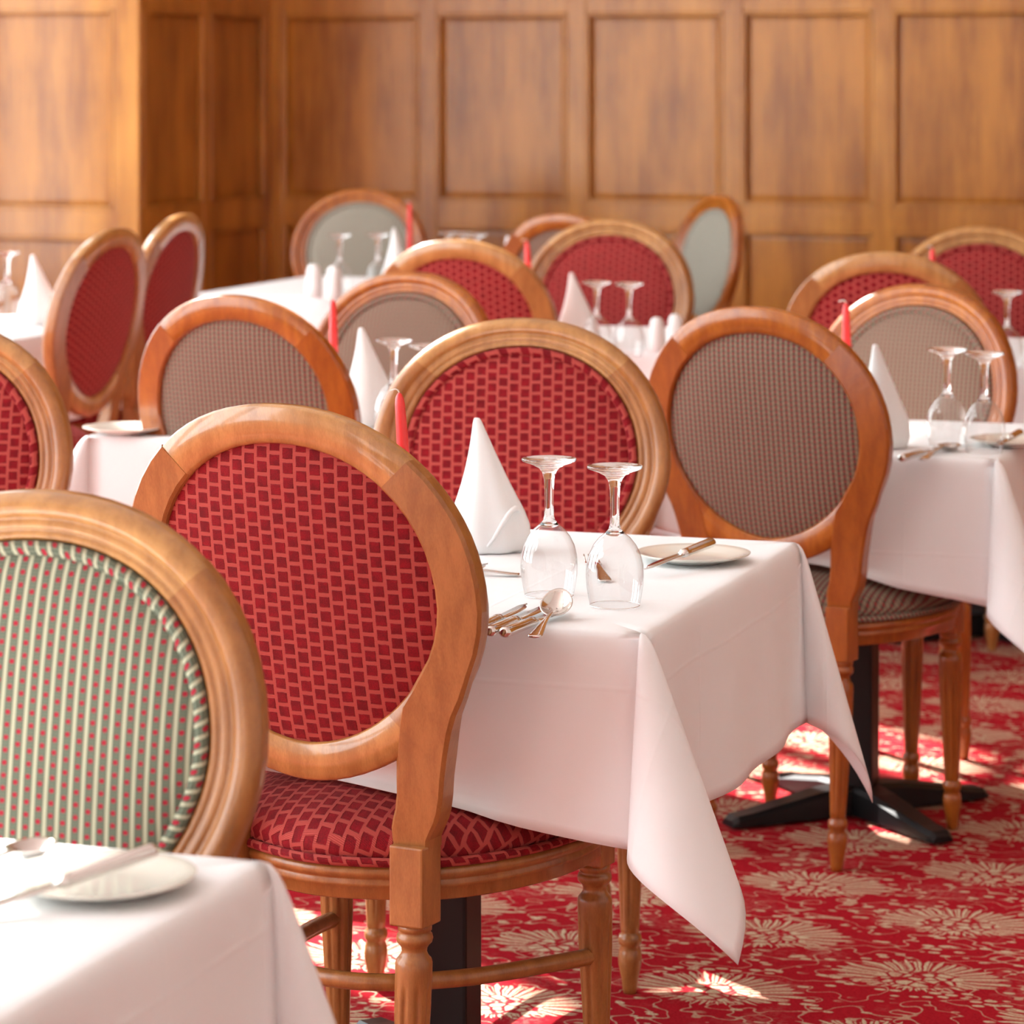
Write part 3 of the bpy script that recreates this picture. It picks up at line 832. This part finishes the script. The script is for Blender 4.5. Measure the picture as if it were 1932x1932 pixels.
PM = mesh('side_plate', *lathe([(.0, .045), (.002, .048), (.004, .058), (.009, .074), (.0125, .0835), (.0145, .0845), (.0148, .0835), (.012, .074), (.0075, .060), (.005, .050), (.0045, .035), (.0045, .00001)], 64, closed_top=False), M['china'])
def plate(px, py, label, s=1):
    x, y = at(px, py, ZT + .012); return put('side_plate', PM, x, y, ZT, 0, label, 'plate', 'cream side plates', s)
p1 = plate(1308, 1044, 'cream side plate with knife on the central table')
p2 = plate(1912, 829, 'cream side plate at the right edge')
p3 = plate(190, 1652, 'blurred cream side plate with knife in the left foreground')
plate(236, 806, 'white side plate on table edge left of the brown chair')

def blade_pts(L0, L1):
    # knife along +x, edge towards -y ; handle 0..L0, blade L0..L1
    pass
def knife_parts(L=.215):
    Lh = .095 * L / .215
    # handle: rounded oval bar
    hs = [(.0, .004, .003), (.002, .0076, .0062), (.006, .0088, .0072), (.03, .0086, .0070), (Lh - .012, .0080, .0062), (Lh - .006, .0078, .0056), (Lh - .005, .0082, .0062), (Lh, .0080, .0060), (Lh + .001, .006, .0045), (Lh + .006, .006, .003)]
    vs = []
    for x, hy, hz in hs:
        for k in range(14):
            a = 2 * PI * k / 14; vs.append((x, hy * math.cos(a), .0065 + hz * math.sin(a)))
    hf = grid_faces(len(hs), 14, close_c=True) + [tuple(range(13, -1, -1)), tuple(range((len(hs) - 1) * 14, len(hs) * 14))]
    n = 14; bv = []
    for k in range(n + 1):
        t = k / n; x = Lh + .004 + (L - Lh - .004) * t
        top = .0065 - .001 * t - (.006 * max(0, (t - .8) / .2) ** 2)
        bot = -.0075 - .003 * math.sin(PI * min(1, t * 1.1)) + .0115 * max(0, (t - .72) / .28) ** 1.8
        if bot > top - .0004: bot = top - .0004
        for y, zz in ((top, .0075), (top, .0055), (bot, .0062), (bot, .0066)): bv.append((x, y, zz))
    bf = grid_faces(n + 1, 4, close_c=True) + [(3, 2, 1, 0), tuple(n * 4 + q for q in range(4))]
    return mesh('handle', vs, hf, M['steel']), mesh('blade', bv, bf, M['steel'])
KM = knife_parts(.215); KS = knife_parts(.17)
def spoon_parts(L=.2, bl=.058, bw=.043):
    n, m_ = 14, 10; vs = []
    xc = L - bl / 2
    for j in range(m_ + 1):
        s = 1 - j / m_
        for k in range(28):
            a = 2 * PI * k / 28; egg = 1 - .12 * math.cos(a)
            vs.append((xc + bl / 2 * s * math.cos(a), bw / 2 * s * math.sin(a) * egg, .0135 - .0115 * (1 - s * s)))
    f = grid_faces(m_ + 1, 28, close_c=True)
    o = len(vs)
    bowl = mesh('bowl', vs, f, M['steel'])
    hs = [(.0, .0075, .0030), (.002, .0098, .0033), (.012, .0102, .0040), (.03, .0085, .0060), (.06, .0052, .0095), (.09, .0036, .0125), (L - bl - .02, .0034, .0145), (L - bl - .006, .0042, .0145), (L - bl + .004, .0055, .0128)]
    v2 = []
    for x, hy, z in hs:
        for k in range(10):
            a = 2 * PI * k / 10; v2.append((x, hy * math.cos(a), z + .0016 * math.sin(a)))
    hf = grid_faces(len(hs), 10, close_c=True) + [tuple(range(9, -1, -1)), tuple(range((len(hs) - 1) * 10, len(hs) * 10))]
    return mesh('handle', v2, hf, M['steel']), bowl
SM = spoon_parts()
def fork_parts(L=.19):
    hs = [(.0, .0075, .0030), (.002, .0095, .0033), (.012, .0098, .0040), (.03, .0080, .0060), (.06, .0050, .0095), (.09, .0036, .0120), (.115, .0036, .0110), (.125, .0065, .0090), (.132, .0105, .0070), (.140, .0118, .0055)]
    v2 = []
    for x, hy, z in hs:
        for k in range(10):
            a = 2 * PI * k / 10; v2.append((x, hy * math.cos(a), z + .0012 * math.sin(a)))
    hf = grid_faces(len(hs), 10, close_c=True) + [tuple(range(9, -1, -1)), tuple(range((len(hs) - 1) * 10, len(hs) * 10))]
    tines = []
    for q in range(4):
        yo = -.0099 + q * .0066
        tines.append(tube([(.138, yo, .0056), (.150, yo, .0042), (.168, yo, .0050), (.182, yo, .0090), (L, yo, .0125)], [.0017, .0016, .0015, .0012, .0006], 8))
    return mesh('handle', v2, hf, M['steel']), [mesh('tine', *t, M['steel']) for t in tines]
FM = fork_parts()
def utensil(kind, p0, p1, label, grp, z=ZT, pitch=0, parts=None, s=1, tip=0):
    """p0 = handle end, p1 = tip, ground points"""
    d = Vector((p1[0] - p0[0], p1[1] - p0[1]))
    r = empty(kind, (p0[0], p0[1], z)); r.rotation_euler = (0, -pitch, math.atan2(d.y, d.x)); r.scale = (s, s, s)
    tag(r, label, {'table_knife': 'knife', 'butter_knife': 'knife', 'soup_spoon': 'spoon', 'dessert_spoon': 'spoon', 'table_fork': 'fork'}[kind], grp)
    if 'knife' in kind:
        obj('handle', parts[0], r); obj('blade', parts[1], r)
    elif 'spoon' in kind:
        obj('handle', SM[0], r); b = obj('bowl', SM[1], r)
        if tip: b.location = (.142 * (1 - math.cos(tip)) , 0, .0135 - .142 * math.sin(tip)); b.rotation_euler = (0, -tip, 0); b.location.z = -.003 - .142 * math.sin(tip)
        m_ = b.modifiers.new('t', 'SOLIDIFY'); m_.thickness = .0012
    else:
        obj('handle', FM[0], r)
        for t in FM[1]: obj('tine', t, r)
    return r
def gp(px, py, h=ZT + .006): return at(px, py, h)
GK = 'table knives laid by the front place'
utensil('table_knife', gp(896, 1190), gp(1010, 1132), 'table knife, leftmost of the three beside the soup spoon, half hidden by chair', GK, parts=KM)
utensil('table_knife', gp(923, 1193), gp(1034, 1142), 'table knife, middle of the three beside the soup spoon', GK, parts=KM)
utensil('table_knife', gp(950, 1195), gp(1058, 1152), 'table knife nearest the soup spoon', GK, parts=KM)
utensil('soup_spoon', gp(1008, 1197), gp(1078, 1133), 'silver soup spoon with round bowl before the left wine glass', 'spoons', s=.97, tip=R(30))
utensil('table_knife', gp(800, 1105), gp(955, 1052), 'table knife pointing out from behind the big red chair below the napkin', 'cutlery behind the red chair', parts=KM)
utensil('dessert_spoon', gp(980, 1080), gp(880, 1078), 'spoon handle poking out from behind the big red chair', 'cutlery behind the red chair')
utensil('table_fork', gp(1142, 1092), gp(1098, 1032), 'fork with four tines showing between the two sharp wine glasses', 'forks')
# knives lying on plates: handle end raised over the rim
def on_plate(px0, py0, h0, px1, py1, h1, label, parts=KS):
    a, b_ = at(px0, py0, h0), at(px1, py1, h1)
    L = math.hypot(b_[0] - a[0], b_[1] - a[1])
    return utensil('butter_knife', a, b_, label, 'butter knives resting on side plates', z=h0 - .0065, pitch=-math.atan2(h0 - h1, L), parts=parts)
on_plate(1345, 1022, ZT + .034, 1240, 1064, ZT + .018, 'butter knife resting on the side plate of the central table')
on_plate(1925, 815, ZT + .026, 1890, 835, ZT + .020, 'butter knife on the side plate at the right edge')
on_plate(296, 1602, ZT + .036, 72, 1680, ZT + .018, 'blurred butter knife resting on the foreground side plate', parts=KM)
utensil('dessert_spoon', gp(-150, 1690), gp(34, 1618), 'blurred spoon at the left edge of the foreground table', 'spoons')
utensil('table_knife', gp(1700, 865), gp(1765, 848), 'table knife on the right table, before its glasses', 'cutlery on the right table', parts=KM)
utensil('dessert_spoon', gp(1740, 864), gp(1800, 843), 'spoon whose bowl lies behind the left glass of the blurred right pair', 'cutlery on the right table')

SHM = mesh('shaker', *lathe([(0, .021), (.003, .0225), (.02, .0225), (.05, .0205), (.068, .0185), (.078, .0165), (.085, .012), (.088, .005), (.0885, .0005)], 28), M['china_white'])
SHH = mesh('hole', *lathe([(.0880, .0012), (.0889, .0011)], 8), M['black'])
def shaker(px, py, label, s=1.0):
    x, y = at(px, py); o = put('shaker', SHM, x, y, ZT, 0, label, 'shaker', 'white salt and pepper shakers', s); return o
shaker(1239, 662, 'white shaker, left of the pair beside the distant wine glass', 1.0)
shaker(1274, 655, 'white shaker, right of the pair beside the distant wine glass', 1.0)
shaker(592, 562, 'white shaker, left of the pair on the sunlit far table', 1.25)
shaker(630, 566, 'white shaker, right of the pair on the sunlit far table', 1.25)
